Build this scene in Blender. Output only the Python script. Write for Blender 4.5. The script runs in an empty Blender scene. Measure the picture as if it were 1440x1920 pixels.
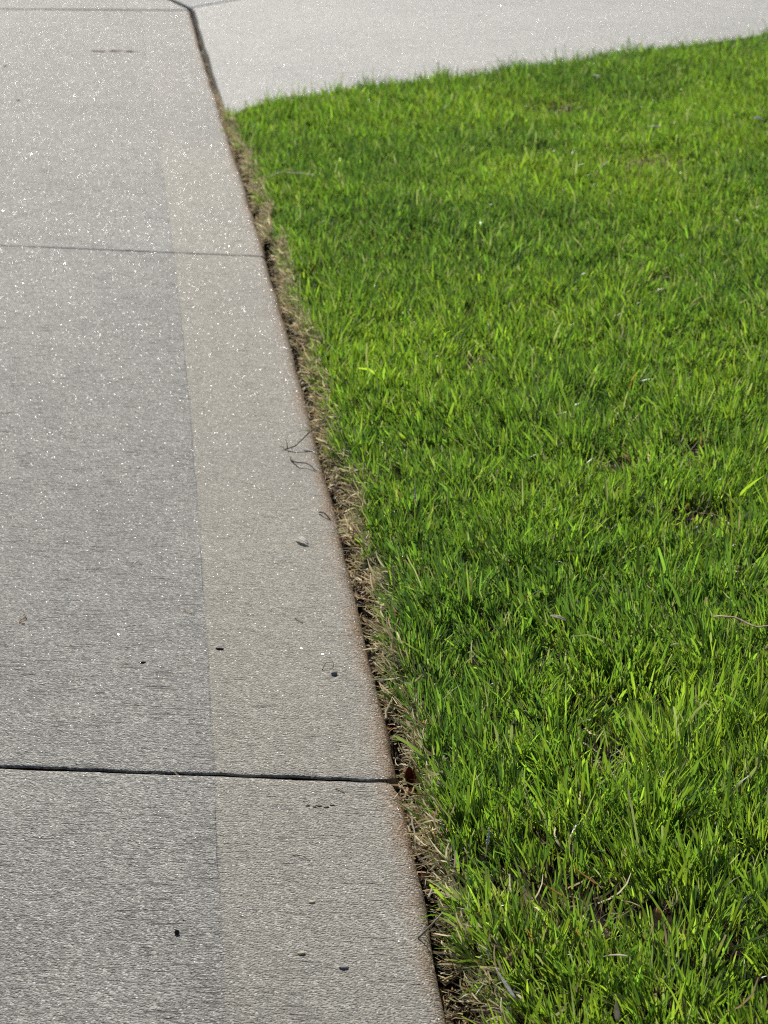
import bpy, bmesh, math, random
import numpy as np
from mathutils import Vector, Matrix, noise

random.seed(7)
rng = np.random.default_rng(11)
S = bpy.context.scene
COL = S.collection
R = math.radians

# ------------------------------------------------------------------ camera, sky, sun, exposure
cam_d = bpy.data.cameras.new('camera')
cam = bpy.data.objects.new('camera', cam_d)
COL.objects.link(cam)
S.camera = cam
CAM_H = 0.62
cam.location = (0, 0, CAM_H)
cam.rotation_euler = (R(90 - 18.918), 0, 0)
cam_d.sensor_fit = 'VERTICAL'
cam_d.sensor_height = 34.614
cam_d.lens = 34.614 * 4260 / 1920
cam_d.clip_start = 0.02
cam_d.clip_end = 2000
cam_d.dof.use_dof = True
cam_d.dof.focus_distance = 1.38
cam_d.dof.aperture_fstop = 29.0

SUN_EL, SUN_AZ = 38.0, -14.0          # azimuth from +Y, negative = to the left
world = bpy.data.worlds.new('World')
S.world = world
world.use_nodes = True
wn = world.node_tree
sky = wn.nodes.new('ShaderNodeTexSky')
sky.sky_type = 'NISHITA'
sky.sun_disc = False
sky.sun_elevation = R(SUN_EL)
sky.sun_rotation = R(SUN_AZ)
bg = wn.nodes['Background']
bg.inputs['Strength'].default_value = 0.062
wn.links.new(sky.outputs[0], bg.inputs[0])

sun_d = bpy.data.lights.new('sun', 'SUN')
sun_d.energy = 4.7
sun_d.angle = R(0.53)
sun_d.color = (1.0, 0.955, 0.88)
sun = bpy.data.objects.new('sun', sun_d)
COL.objects.link(sun)
sd = Vector((math.sin(R(SUN_AZ)) * math.cos(R(SUN_EL)), math.cos(R(SUN_AZ)) * math.cos(R(SUN_EL)), math.sin(R(SUN_EL))))
sun.rotation_euler = sd.to_track_quat('Z', 'Y').to_euler()
sun.location = sd * 20

S.view_settings.view_transform = 'Standard'
S.view_settings.look = 'None'
S.view_settings.exposure = 0.0
S.view_settings.gamma = 1.0
S.view_settings.use_curve_mapping = False
S.render.engine = 'CYCLES'
S.cycles.filter_width = 1.1
S.render.filter_size = 1.1
S.cycles.max_bounces = 7
S.cycles.diffuse_bounces = 4
S.cycles.transmission_bounces = 5
S.cycles.sample_clamp_indirect = 6.0
S.cycles.use_denoising = False


# ------------------------------------------------------------------ small helpers
def smooth_noise(x, y, scale, seed):
    """value noise with smoothstep, numpy arrays in metres, cell = scale metres, result 0..1"""
    g = np.random.default_rng(seed).random((256, 256))
    fx, fy = x / scale + 500.0, y / scale + 500.0
    ix, iy = np.floor(fx).astype(int), np.floor(fy).astype(int)
    tx, ty = fx - ix, fy - iy
    tx, ty = tx * tx * (3 - 2 * tx), ty * ty * (3 - 2 * ty)
    a = g[ix % 256, iy % 256]; b = g[(ix + 1) % 256, iy % 256]
    c = g[ix % 256, (iy + 1) % 256]; d = g[(ix + 1) % 256, (iy + 1) % 256]
    return (a * (1 - tx) + b * tx) * (1 - ty) + (c * (1 - tx) + d * tx) * ty


def sstep(a, b, x):
    t = np.clip((x - a) / (b - a), 0, 1)
    return t * t * (3 - 2 * t)


def link(name, mesh, parent=None, kind=None, label=None, cat=None, group=None):
    o = bpy.data.objects.new(name, mesh)
    COL.objects.link(o)
    if parent is not None:
        o.parent = parent
    if kind: o['kind'] = kind
    if label: o['label'] = label
    if cat: o['category'] = cat
    if group: o['group'] = group
    return o


def np_mesh(name, verts, quads, mat, smooth=True, uv=None, col=None):
    me = bpy.data.meshes.new(name)
    nv, nf = len(verts), len(quads)
    me.vertices.add(nv)
    me.vertices.foreach_set('co', np.ascontiguousarray(verts, dtype=np.float32).ravel())
    k = quads.shape[1]
    me.loops.add(nf * k)
    me.loops.foreach_set('vertex_index', np.ascontiguousarray(quads, dtype=np.int32).ravel())
    me.polygons.add(nf)
    me.polygons.foreach_set('loop_start', np.arange(0, nf * k, k, dtype=np.int32))
    me.polygons.foreach_set('use_smooth', np.full(nf, smooth, dtype=bool))
    if uv is not None:
        l = me.uv_layers.new(name='UVMap')
        l.data.foreach_set('uv', np.ascontiguousarray(uv[quads.ravel()], dtype=np.float32).ravel())
    if col is not None:
        a = me.color_attributes.new('col', 'FLOAT_COLOR', 'POINT')
        c4 = np.ones((nv, 4), dtype=np.float32)
        c4[:, :3] = col
        a.data.foreach_set('color', c4.ravel())
    me.materials.append(mat)
    me.update(calc_edges=True)
    return me


def grid_quads(nr, nc):
    i = np.arange(nr * nc).reshape(nr, nc)
    return np.stack([i[:-1, :-1], i[:-1, 1:], i[1:, 1:], i[1:, :-1]], -1).reshape(-1, 4)


# ------------------------------------------------------------------ the line of the sidewalk edge (metres on the ground)
EP = np.array([(0.0303, 1.0252), (0.0212, 1.1498), (0.0122, 1.2721), (0.0052, 1.3582), (-0.0117, 1.5433), (-0.0352, 1.7646),
               (-0.0786, 2.1764), (-0.1188, 2.5274), (-0.1574, 2.8667), (-0.207, 3.3018), (-0.2629, 3.7975), (-0.3214, 4.2803),
               (-0.3882, 4.8517), (-0.466, 5.5338)])
PC = np.polyfit(EP[:, 1], EP[:, 0], 3)
DC = np.polyder(PC)


def edge_x(v):
    v = np.asarray(v, dtype=float)
    vc = np.clip(v, 0.9, 5.7)
    return np.polyval(PC, vc) + np.polyval(DC, vc) * (v - vc)


def edge_slope(v):
    return np.polyval(DC, np.clip(v, 0.9, 5.7))


def uv2xy(u, v):
    """u metres to the LEFT of the slab edge, v metres ahead along it"""
    s = edge_slope(v)
    n = np.sqrt(1 + s * s)
    return edge_x(v) - u / n, v + u * s / n


JV = [1.2895, 2.7935, 5.475]
JK = [0.083, 0.198, 0.055]           # the joints are not quite square to the edge


def skew(u, v):
    return v + np.clip(u, 0, 2) * np.interp(v, JV, JK) + np.clip(u, 0, 2) * -edge_slope(v)


def P(u, v, z=0.0):
    x, y = uv2xy(np.array(u, float), np.array(v, float))
    return Vector((float(x), float(y), z))


# ------------------------------------------------------------------ node helpers
class NT:
    def __init__(self, name):
        self.m = bpy.data.materials.new(name)
        self.m.use_nodes = True
        self.t = self.m.node_tree
        self.bsdf = self.t.nodes['Principled BSDF']
        self.out = self.t.nodes['Material Output']

    def n(self, typ, **kw):
        nd = self.t.nodes.new('ShaderNode' + typ)
        for k, v in kw.items():
            setattr(nd, k, v)
        return nd

    def set(self, sock, v):
        if hasattr(v, 'is_linked') or isinstance(v, bpy.types.NodeSocket):
            self.t.links.new(v, sock)
        else:
            sock.default_value = v

    def math(self, op, a, b=0.0, c=None, clamp=False):
        nd = self.n('Math', operation=op, use_clamp=clamp)
        self.set(nd.inputs[0], a); self.set(nd.inputs[1], b)
        if c is not None: self.set(nd.inputs[2], c)
        return nd.outputs[0]

    def vmath(self, op, a, b=None, scale=None):
        nd = self.n('VectorMath', operation=op)
        self.set(nd.inputs[0], a)
        if b is not None: self.set(nd.inputs[1], b)
        if scale is not None: self.set(nd.inputs['Scale'], scale)
        return nd.outputs['Vector'] if op not in ('LENGTH', 'DOT_PRODUCT', 'DISTANCE') else nd.outputs['Value']

    def mapr(self, v, a, b, c=0.0, d=1.0, smooth=True):
        nd = self.n('MapRange', interpolation_type='SMOOTHSTEP' if smooth else 'LINEAR')
        self.set(nd.inputs['Value'], v)
        for k, x in zip(('From Min', 'From Max', 'To Min', 'To Max'), (a, b, c, d)):
            self.set(nd.inputs[k], x)
        return nd.outputs['Result']

    def mix(self, f, a, b, mode='MIX'):
        nd = self.n('Mix', data_type='RGBA', blend_type=mode)
        nd.clamp_factor = True
        self.set(nd.inputs['Factor'], f)
        self.set(nd.inputs['A'] if False else nd.inputs[6], a)
        self.set(nd.inputs[7], b)
        return nd.outputs[2]

    def noise(self, vec, scale, detail=3.0, rough=0.55, dims='3D'):
        nd = self.n('TexNoise', noise_dimensions=dims)
        self.set(nd.inputs['Vector'], vec)
        nd.inputs['Scale'].default_value = scale
        nd.inputs['Detail'].default_value = detail
        nd.inputs['Roughness'].default_value = rough
        return nd

    def voronoi(self, vec, scale, feature='F1', dims='2D'):
        nd = self.n('TexVoronoi', voronoi_dimensions=dims, feature=feature)
        self.set(nd.inputs['Vector'], vec)
        nd.inputs['Scale'].default_value = scale
        return nd


def rgb(r, g, b):
    return (r, g, b, 1.0)


def concrete(name, dark, light, border=None, broom=1.0, glint=0.5, stain=True):
    k = NT(name)
    uvn = k.n('UVMap'); uvn.uv_map = 'UVMap'
    uv = uvn.outputs[0]
    sep = k.n('SeparateXYZ'); k.set(sep.inputs[0], uv)
    u, v = sep.outputs[0], sep.outputs[1]
    # broad mottling
    n1 = k.noise(uv, 2.2, 4.0, 0.55).outputs[0]
    n2 = k.noise(uv, 14.0, 4.0, 0.6).outputs[0]
    mott = k.math('ADD', k.math('MULTIPLY', n1, 0.55), k.math('MULTIPLY', n2, 0.45))
    c = k.mix(k.mapr(mott, 0.32, 0.68), rgb(*dark), rgb(*light))
    bm = 0.0
    if border is not None:
        wob = k.math('MULTIPLY', k.math('SUBTRACT', k.noise(uv, 9.0, 3.0).outputs[0], 0.5), 0.004)
        uw = k.math('ADD', u, wob)
        bm = k.mapr(uw, 0.1165, 0.1135)
        # trowelled strip is warmer where dirt has washed over it
        warm = k.mapr(k.noise(uv, 1.1, 3.0).outputs[0], 0.30, 0.62)
        c = k.mix(k.math('MULTIPLY', bm, k.math('MULTIPLY', k.math('MULTIPLY_ADD', warm, 0.55, 0.40), k.math('MULTIPLY', k.mapr(v, 3.75, 3.35, 0.25, 1.0), k.mapr(v, 1.0, 2.0, 0.50, 1.0)))), c, rgb(*border))
        # soil stain that follows the rounded edge
        se = k.mapr(k.math('ADD', u, k.math('MULTIPLY', k.math('SUBTRACT', k.noise(uv, 24.0, 4.0, 0.65).outputs[0], 0.5), 0.026)), 0.019, -0.002)
        sa = k.mapr(k.noise(uv, 5.0, 3.0).outputs[0], 0.30, 0.65, 0.45, 1.0)
        c = k.mix(k.math('MULTIPLY', se, sa), c, rgb(0.300, 0.180, 0.085))
        sd_ = k.mapr(k.math('ADD', u, k.math('MULTIPLY', k.math('SUBTRACT', k.noise(uv, 60.0, 3.0, 0.65).outputs[0], 0.5), 0.010)), 0.0035, -0.001)
        c = k.mix(k.math('MULTIPLY', sd_, 0.6), c, rgb(0.085, 0.052, 0.028))
    # faint rusty freckles
    rust = k.mapr(k.noise(uv, 37.0, 2.0).outputs[0], 0.735, 0.80, 0.0, 0.45)
    c = k.mix(rust, c, rgb(0.24, 0.15, 0.09))
    # sand grains
    vo = k.voronoi(uv, 640.0)
    gsep = k.n('SeparateColor'); k.set(gsep.inputs[0], vo.outputs['Color'])
    gr = gsep.outputs[0]
    gv = k.mapr(gr, 0.0, 1.0, 0.50, 1.50, smooth=False)
    fine = k.mapr(k.noise(uv, 420.0, 3.0, 0.7).outputs[0], 0.30, 0.70, 0.70, 1.28)
    gv = k.math('MULTIPLY', gv, fine)
    oi = k.n('ObjectInfo')
    gv = k.math('MULTIPLY', gv, k.mapr(oi.outputs['Random'], 0.0, 1.0, 0.95, 1.05, smooth=False))
    if border is not None:      # the trowel pressed the coarse grains under: the strip is smoother
        gv = k.math('ADD', gv, k.math('MULTIPLY', k.math('SUBTRACT', 1.0, gv), k.math('MULTIPLY', bm, 0.35)))
    hsv = k.n('HueSaturation')
    k.set(hsv.inputs['Value'], gv); k.set(hsv.inputs['Color'], c)
    c = hsv.outputs[0]
    # sparse pale and dark grains
    c = k.mix(k.mapr(gsep.outputs[1], 0.925, 0.93, 0.0, 0.80), c, rgb(0.62, 0.59, 0.52))
    c = k.mix(k.mapr(gsep.outputs[2], 0.965, 0.97, 0.0, 0.6), c, rgb(0.11, 0.10, 0.09))
    # broom marks: short ridges across the walk
    sc = k.n('Mapping'); k.set(sc.inputs[0], uv)
    sc.inputs['Scale'].default_value = (95.0, 430.0, 1.0)
    sc2 = k.n('Mapping'); k.set(sc2.inputs[0], uv)
    sc2.inputs['Scale'].default_value = (16.0, 150.0, 1.0)
    b1 = k.noise(sc.outputs[0], 1.0, 3.0, 0.6).outputs[0]
    b2 = k.noise(sc2.outputs[0], 1.0, 3.0, 0.6).outputs[0]
    bro = k.math('ADD', k.math('MULTIPLY', b1, 0.6), k.math('MULTIPLY', b2, 0.5))
    patch = k.mapr(k.noise(uv, 6.0, 3.0).outputs[0], 0.35, 0.62, 0.30, 1.30)
    amp = k.math('MULTIPLY', patch, broom)
    if border is not None:
        amp = k.math('MULTIPLY', amp, k.mapr(bm, 0.0, 1.0, 1.0, 0.45))
    grains = k.math('MULTIPLY', vo.outputs['Distance'], -0.9)
    gn = k.math('MULTIPLY', k.noise(uv, 520.0, 3.0, 0.65).outputs[0], 1.7)
    h = k.math('ADD', k.math('MULTIPLY', bro, k.math('MULTIPLY', amp, 1.5)), k.math('ADD', grains, gn))
    # pits torn by the broom
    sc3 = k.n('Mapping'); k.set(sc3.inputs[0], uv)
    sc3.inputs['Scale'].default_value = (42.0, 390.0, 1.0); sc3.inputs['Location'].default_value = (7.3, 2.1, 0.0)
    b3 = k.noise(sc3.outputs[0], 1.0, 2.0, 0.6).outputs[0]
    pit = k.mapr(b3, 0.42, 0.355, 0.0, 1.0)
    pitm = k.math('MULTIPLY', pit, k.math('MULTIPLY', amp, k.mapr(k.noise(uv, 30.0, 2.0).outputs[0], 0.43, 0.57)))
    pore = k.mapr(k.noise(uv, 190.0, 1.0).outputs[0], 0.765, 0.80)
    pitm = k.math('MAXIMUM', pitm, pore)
    h = k.math('SUBTRACT', h, k.math('MULTIPLY', pitm, 2.6))
    if border is not None:      # groove left by the edging trowel, broken in places
        gl = k.math('ABSOLUTE', k.math('SUBTRACT', uw, 0.1150))
        gb = k.mapr(k.noise(uv, 7.0, 2.0).outputs[0], 0.42, 0.66)
        h = k.math('SUBTRACT', h, k.math('MULTIPLY', k.mapr(gl, 0.0010, 0.0003), k.math('MULTIPLY', gb, 0.85)))
        h = k.math('ADD', h, k.math('MULTIPLY', bm, -0.35))
    c = k.mix(k.math('MULTIPLY', pitm, 0.85), c, rgb(0.085, 0.080, 0.074))    # shade inside the pits and pores, painted into the colour
    bump = k.n('Bump')
    bump.inputs['Strength'].default_value = 1.0
    bump.inputs['Distance'].default_value = 0.00100
    k.set(bump.inputs['Height'], h)
    # quartz and mica grains: some cells are small facets with their own tilt and a gloss
    def facets(scale, share, tilt):
        vv = k.voronoi(uv, scale)
        s2 = k.n('SeparateColor'); k.set(s2.inputs[0], vv.outputs['Color'])
        wn_ = k.n('TexWhiteNoise', noise_dimensions='3D'); k.set(wn_.inputs['Vector'], vv.outputs['Position'])
        off = k.vmath('SCALE', k.vmath('SUBTRACT', wn_.outputs['Color'], (0.5, 0.5, 0.5)), scale=tilt)
        geo = k.n('NewGeometry')
        nn = k.vmath('NORMALIZE', k.vmath('ADD', geo.outputs['Normal'], off))
        msk = k.math('MULTIPLY', k.mapr(s2.outputs[0], 1.0 - share, 1.0 - share + 1e-4), k.mapr(vv.outputs['Distance'], 0.36, 0.30))
        return msk, nn
    m1, nn1 = facets(1000.0, 0.30 * glint, 1.5)
    m2, nn2 = facets(620.0, 0.013 * glint, 0.9)
    k.set(k.bsdf.inputs['Base Color'], c)
    k.bsdf.inputs['Roughness'].default_value = 0.68
    k.bsdf.inputs['Specular IOR Level'].default_value = 0.42
    k.set(k.bsdf.inputs['Normal'], bump.outputs[0])
    fr = k.n('Fresnel'); fr.inputs['IOR'].default_value = 1.5
    fres = k.math('MULTIPLY', k.math('MULTIPLY', fr.outputs[0], fr.outputs[0]), 9.0, clamp=True)
    last = k.bsdf.outputs[0]
    for msk, nn, ro in ((m1, nn1, 0.34), (m2, nn2, 0.085)):
        g = k.n('BsdfGlossy')
        g.inputs['Color'].default_value = rgb(0.42, 0.43, 0.44)
        g.inputs['Roughness'].default_value = ro
        k.set(g.inputs['Normal'], nn)
        mx = k.n('MixShader')
        k.set(mx.inputs[0], k.math('MULTIPLY', msk, fres))
        k.set(mx.inputs[1], last); k.set(mx.inputs[2], g.outputs[0])
        last = mx.outputs[0]
    k.t.links.new(last, k.out.inputs['Surface'])
    return k.m


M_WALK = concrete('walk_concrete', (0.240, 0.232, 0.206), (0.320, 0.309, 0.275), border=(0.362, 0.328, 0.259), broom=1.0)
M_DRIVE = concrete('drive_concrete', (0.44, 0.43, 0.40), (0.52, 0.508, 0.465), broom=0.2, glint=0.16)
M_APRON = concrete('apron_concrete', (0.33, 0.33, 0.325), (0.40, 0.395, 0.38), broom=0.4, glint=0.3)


def leafy(name, trans_mul, mixf=0.5, rough=0.36, spec=0.45):
    """thin plant tissue: reflects, shines and lets the sun through; colour from the 'col' attribute"""
    k = NT(name)
    at = k.n('Attribute'); at.attribute_name = 'col'
    c = at.outputs['Color']
    k.set(k.bsdf.inputs['Base Color'], c)
    k.bsdf.inputs['Roughness'].default_value = rough
    k.bsdf.inputs['Specular IOR Level'].default_value = spec
    t = k.n('BsdfTranslucent')
    sp = k.n('SeparateColor'); k.set(sp.inputs[0], c)
    dry = k.mapr(k.math('DIVIDE', sp.outputs[0], sp.outputs[1]), 0.68, 1.05)      # dead tissue passes less of the sun, and whiter
    k.set(t.inputs['Color'], k.mix(1.0, c, k.mix(dry, rgb(*trans_mul), rgb(1.75, 1.7, 1.5)), 'MULTIPLY'))
    mx = k.n('MixShader'); mx.inputs[0].default_value = mixf
    k.t.links.new(k.bsdf.outputs[0], mx.inputs[1]); k.t.links.new(t.outputs[0], mx.inputs[2])
    k.t.links.new(mx.outputs[0], k.out.inputs['Surface'])
    return k.m


M_GRASS = leafy('grass_blade', (6.1, 5.6, 2.2), 0.52, 0.38, 0.95)
M_STRAW = leafy('dry_straw', (1.5, 1.4, 1.2), 0.40, 0.55, 0.3)


def earth(name, a, b, scale=60.0, bumpd=0.004):
    k = NT(name)
    g = k.n('NewGeometry')
    n1 = k.noise(g.outputs['Position'], scale, 6.0, 0.7).outputs[0]
    n2 = k.noise(g.outputs['Position'], scale * 9, 3.0, 0.7).outputs[0]
    f = k.math('ADD', k.math('MULTIPLY', n1, 0.6), k.math('MULTIPLY', n2, 0.4))
    k.set(k.bsdf.inputs['Base Color'], k.mix(k.mapr(f, 0.35, 0.68), rgb(*a), rgb(*b)))
    k.bsdf.inputs['Roughness'].default_value = 0.95
    k.bsdf.inputs['Specular IOR Level'].default_value = 0.05
    bu = k.n('Bump'); bu.inputs['Distance'].default_value = bumpd
    k.set(bu.inputs['Height'], f); k.set(k.bsdf.inputs['Normal'], bu.outputs[0])
    return k.m


M_SOIL = earth('soil_dark', (0.010, 0.007, 0.005), (0.05, 0.033, 0.022))
M_FAR = earth('far_ground', (0.03, 0.045, 0.012), (0.07, 0.085, 0.025), 3.0, 0.02)


def plain(name, a, b, rough=0.7, scale=300.0, spec=0.3, trans=None, bumpd=0.0006):
    k = NT(name)
    tc = k.n('TexCoord')
    f = k.noise(tc.outputs['Object'], scale, 4.0, 0.65).outputs[0]
    c = k.mix(k.mapr(f, 0.35, 0.65), rgb(*a), rgb(*b))
    k.set(k.bsdf.inputs['Base Color'], c)
    k.bsdf.inputs['Roughness'].default_value = rough
    k.bsdf.inputs['Specular IOR Level'].default_value = spec
    bu = k.n('Bump'); bu.inputs['Distance'].default_value = bumpd
    k.set(bu.inputs['Height'], f); k.set(k.bsdf.inputs['Normal'], bu.outputs[0])
    if trans:
        t = k.n('BsdfTranslucent'); k.set(t.inputs['Color'], c)
        mx = k.n('MixShader'); mx.inputs[0].default_value = trans
        k.t.links.new(k.bsdf.outputs[0], mx.inputs[1]); k.t.links.new(t.outputs[0], mx.inputs[2])
        k.t.links.new(mx.outputs[0], k.out.inputs['Surface'])
    return k.m


# ------------------------------------------------------------------ the ground to the horizon
gm = bpy.data.meshes.new('ground')
bm = bmesh.new()
for x0 in range(-10, 10):
    for y0 in range(-10, 10):
        s = 60.0
        q = [bm.verts.new((x0 * s + dx * s, y0 * s + dy * s, -0.16)) for dx, dy in ((0, 0), (1, 0), (1, 1), (0, 1))]
        bm.faces.new(q)
bmesh.ops.remove_doubles(bm, verts=bm.verts, dist=0.01)
bm.to_mesh(gm); bm.free()
gm.materials.append(M_FAR)
link('ground', gm, kind='structure')

M_JOINT = earth('joint_dirt', (0.016, 0.009, 0.004), (0.07, 0.038, 0.018), 160.0, 0.002)

# ------------------------------------------------------------------ sidewalk slabs
WALK_W = 1.5
R_EDGE = 0.0095


def slab(name, v0, v1, gap0, gap1, parent, r0=0.003, r1=0.003):
    """one cast slab: rounded tooled edge on the lawn side, eased arrises at its joints"""
    # profile across (u, drop)
    prof = [(0.0, 0.10), (0.0, 0.03)] + [(R_EDGE * (1 - math.cos(a)), R_EDGE * (1 - math.sin(a))) for a in np.linspace(0, math.pi / 2, 8)]
    us = np.concatenate([np.arange(0.013, 0.13, 0.006), np.arange(0.13, 0.62, 0.010), np.linspace(0.63, WALK_W, 60)])
    prof += [(float(q), 0.0) for q in us] + [(WALK_W + 0.001, 0.10)]
    pu = np.array([p[0] for p in prof]); pd = np.array([p[1] for p in prof])
    # along (v, drop)
    a0, a1 = v0 + gap0 / 2, v1 - gap1 / 2
    ar = np.linspace(0, math.pi / 2, 4)
    vs = [(a0, 0.10), (a0, 0.02)] + [(a0 + r0 * (1 - math.cos(a)), r0 * (1 - math.sin(a))) for a in ar]
    inner = np.arange(a0 + r0 + 0.01, a1 - r1 - 0.005, 0.02)
    vs += [(float(q), 0.0) for q in inner]
    vs += [(a1 - r1 * (1 - math.cos(a)), r1 * (1 - math.sin(a))) for a in ar[::-1]] + [(a1, 0.02), (a1, 0.10)]
    vv = np.array([p[0] for p in vs]); vd = np.array([p[1] for p in vs])
    U, V = np.meshgrid(pu, vv)
    D = np.maximum(np.meshgrid(pd, vd)[0], np.meshgrid(pd, vd)[1])
    # plan corner rounding where the tooled edge meets the joint
    rc = 0.013
    for va, sg, rr in ((a0, 1, rc), (a1, -1, rc if gap1 > 0.004 else 0.004)):
        du, dv = rr - U, rr - (V - va) * sg
        ins = (du > 0) & (dv > 0)
        dist = np.sqrt(du ** 2 + dv ** 2)
        f = np.where(ins & (dist > rr), rr / np.maximum(dist, 1e-9), 1.0)
        U = np.where(ins, rr - du * f, U)
        V = np.where(ins, va + sg * (rr - dv * f), V)
    # chipped, slightly wandering joint arris
    j0 = (smooth_noise(U, V * 0 + v0, 0.011, 5) - 0.5) * 0.0022 + (smooth_noise(U, V * 0 + v0, 0.0045, 6) - 0.5) * 0.0014
    j1 = (smooth_noise(U, V * 0 + v1, 0.011, 8) - 0.5) * 0.0018 + (smooth_noise(U, V * 0 + v1, 0.0045, 9) - 0.5) * 0.0012
    w0 = np.clip(1 - (V - a0) / 0.008, 0, 1); w1 = np.clip(1 - (a1 - V) / 0.008, 0, 1)
    V = V + j0 * w0 + j1 * w1
    U = U + ((smooth_noise(V, U * 0 + 3, 0.06, 21) - 0.5) * 0.0028 + (smooth_noise(V, U * 0 + 3, 0.017, 22) - 0.5) * 0.0011) * np.clip(1 - U / 0.05, 0, 1)
    Z = -D + (smooth_noise(U, V, 0.25, 31) - 0.5) * 0.0012
    X, Y = uv2xy(U, skew(U, V))
    verts = np.stack([X, Y, Z], -1).reshape(-1, 3)
    uv = np.stack([U, V + Z * 0.8], -1).reshape(-1, 2)
    q = grid_quads(*U.shape)[:, ::-1]
    me = np_mesh(name, verts, q, M_WALK, True, uv)
    me.materials.append(M_JOINT)
    zq = Z.reshape(-1)[q]; uq = U.reshape(-1)[q]
    dirty = (zq.min(1) < -0.0045) & (uq.min(1) > 0.006) | (zq.min(1) < -0.03)
    me.polygons.foreach_set('material_index', dirty.astype(np.int32))
    return link(name, me, parent)


walk = bpy.data.objects.new('sidewalk', None)
COL.objects.link(walk)
walk['kind'] = 'structure'
J = [-0.20, 1.2895, 2.7935, 5.470]
slab('slab', J[0], J[1], 0.008, 0.0044, walk, 0.003, 0.0016)
slab('slab', J[1], J[2], 0.0044, 0.0028, walk, 0.0016, 0.0018)
slab('slab', J[2], J[3], 0.0028, 0.007, walk, 0.0018, 0.004)


def poly_slab(name, pts, parent, mat, z=0.0, bev=0.004, uoff=5.0):
    me = bpy.data.meshes.new(name)
    bm = bmesh.new()
    vs = [bm.verts.new((p[0], p[1], z)) for p in pts]
    f = bm.faces.new(vs)
    if f.normal.z < 0: f.normal_flip()
    r = bmesh.ops.extrude_face_region(bm, geom=[f])
    top = [g for g in r['geom'] if isinstance(g, bmesh.types.BMFace)][0]
    low = [vv for vv in bm.verts if vv not in top.verts]
    for vv in low: vv.co.z = z - 0.10
    if f.is_valid and f not in (top,):
        pass
    bm.normal_update()
    bmesh.ops.bevel(bm, geom=list(top.edges), offset=bev, segments=3, profile=0.5, affect='EDGES')
    bmesh.ops.recalc_face_normals(bm, faces=bm.faces)
    ul = bm.loops.layers.uv.new('UVMap')
    for fc in bm.faces:
        for l in fc.loops:
            l[ul].uv = (l.vert.co.x + uoff, l.vert.co.y + l.vert.co.z)
    bm.to_mesh(me); bm.free()
    me.materials.append(mat)
    return link(name, me, parent)


# far boundary of the lawn (roots), and the driveway slab beyond it
FAR = np.array([(-0.257, 3.90), (-0.240, 3.975), (-0.208, 4.04), (-0.150, 4.10), (0.0, 4.21), (0.180, 4.37), (0.286, 4.465), (0.514, 4.68),
                (0.8136, 4.98), (1.03, 5.17), (1.5, 5.58), (2.3, 6.3)])


def far_y(x):
    return np.interp(x, FAR[:, 0], FAR[:, 1])


drive = bpy.data.objects.new('driveway', None)
COL.objects.link(drive)
drive['kind'] = 'structure'
pts = [tuple(p) for p in FAR]
pts += [(4.2, 7.7), (4.2, 13.85), (-0.4575, 5.507)]
for vv in np.linspace(5.46, 3.955, 24):
    uu = -0.0075 - 0.004 * float(smooth_noise(np.array(vv), np.array(0.0), 0.12, 77))
    x, y = uv2xy(np.array(uu), np.array(vv))
    pts.append((float(x), float(y)))
poly_slab('slab', pts, drive, M_DRIVE, z=0.0015)
# slabs past the joints at the top of the picture
poly_slab('slab', [(-0.4600, 5.530), (4.2, 13.89), (4.2, 30), (-8.4, 30), (-0.4720, 5.565)], drive, M_APRON, z=0.0005)
x0, y0 = uv2xy(np.array(0.001), np.array(5.480)); x1, y1 = uv2xy(np.array(WALK_W), skew(np.array(WALK_W), np.array(5.480)))
poly_slab('slab', [(float(x0), float(y0)), (-0.4830, 5.555), (-8.45, 30), (-14, 30), (float(x1), float(y1))], walk, M_WALK, z=0.0, uoff=9.0)

# ------------------------------------------------------------------ lawn soil and the trench of bare soil along the slab
def root_u(v):
    """where the turf starts, metres right of the slab edge"""
    v = np.asarray(v, float)
    b = np.interp(v, [0.3, 1.0, 1.3, 1.47, 1.7, 2.0, 2.3, 2.7, 3.1, 3.5, 3.75, 3.9],
                  [0.016, 0.014, 0.012, 0.013, 0.015, 0.016, 0.017, 0.017, 0.016, 0.014, 0.011, 0.009])
    b = b + 0.010 * np.exp(-((v - 1.284) / 0.014) ** 2) + 0.003
    return b + (smooth_noise(v, v * 0, 0.055, 41) - 0.5) * 0.016 + (smooth_noise(v, v * 0, 0.018, 42) - 0.5) * 0.008


def trench_z(ur, v):
    """height of bare soil; ur metres right of slab edge"""
    ru = root_u(v)
    t = sstep(-0.008, 0.006, ur - ru)
    dep = -0.026 + 0.014 * smooth_noise(v, ur, 0.05, 51) + 0.008 * smooth_noise(ur, v, 0.012, 52) + 0.003 * smooth_noise(ur, v, 0.004, 53)
    dep = dep - 0.016 * sstep(0.009, 0.001, ur) * sstep(0.45, 0.7, smooth_noise(v, v * 0, 0.16, 54)) - 0.022 * np.exp(-((v - 1.10) / 0.05) ** 2) * sstep(0.016, 0.006, ur)
    return dep * (1 - t) + (-0.006 + 0.004 * smooth_noise(ur, v, 0.02, 55)) * t


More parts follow.
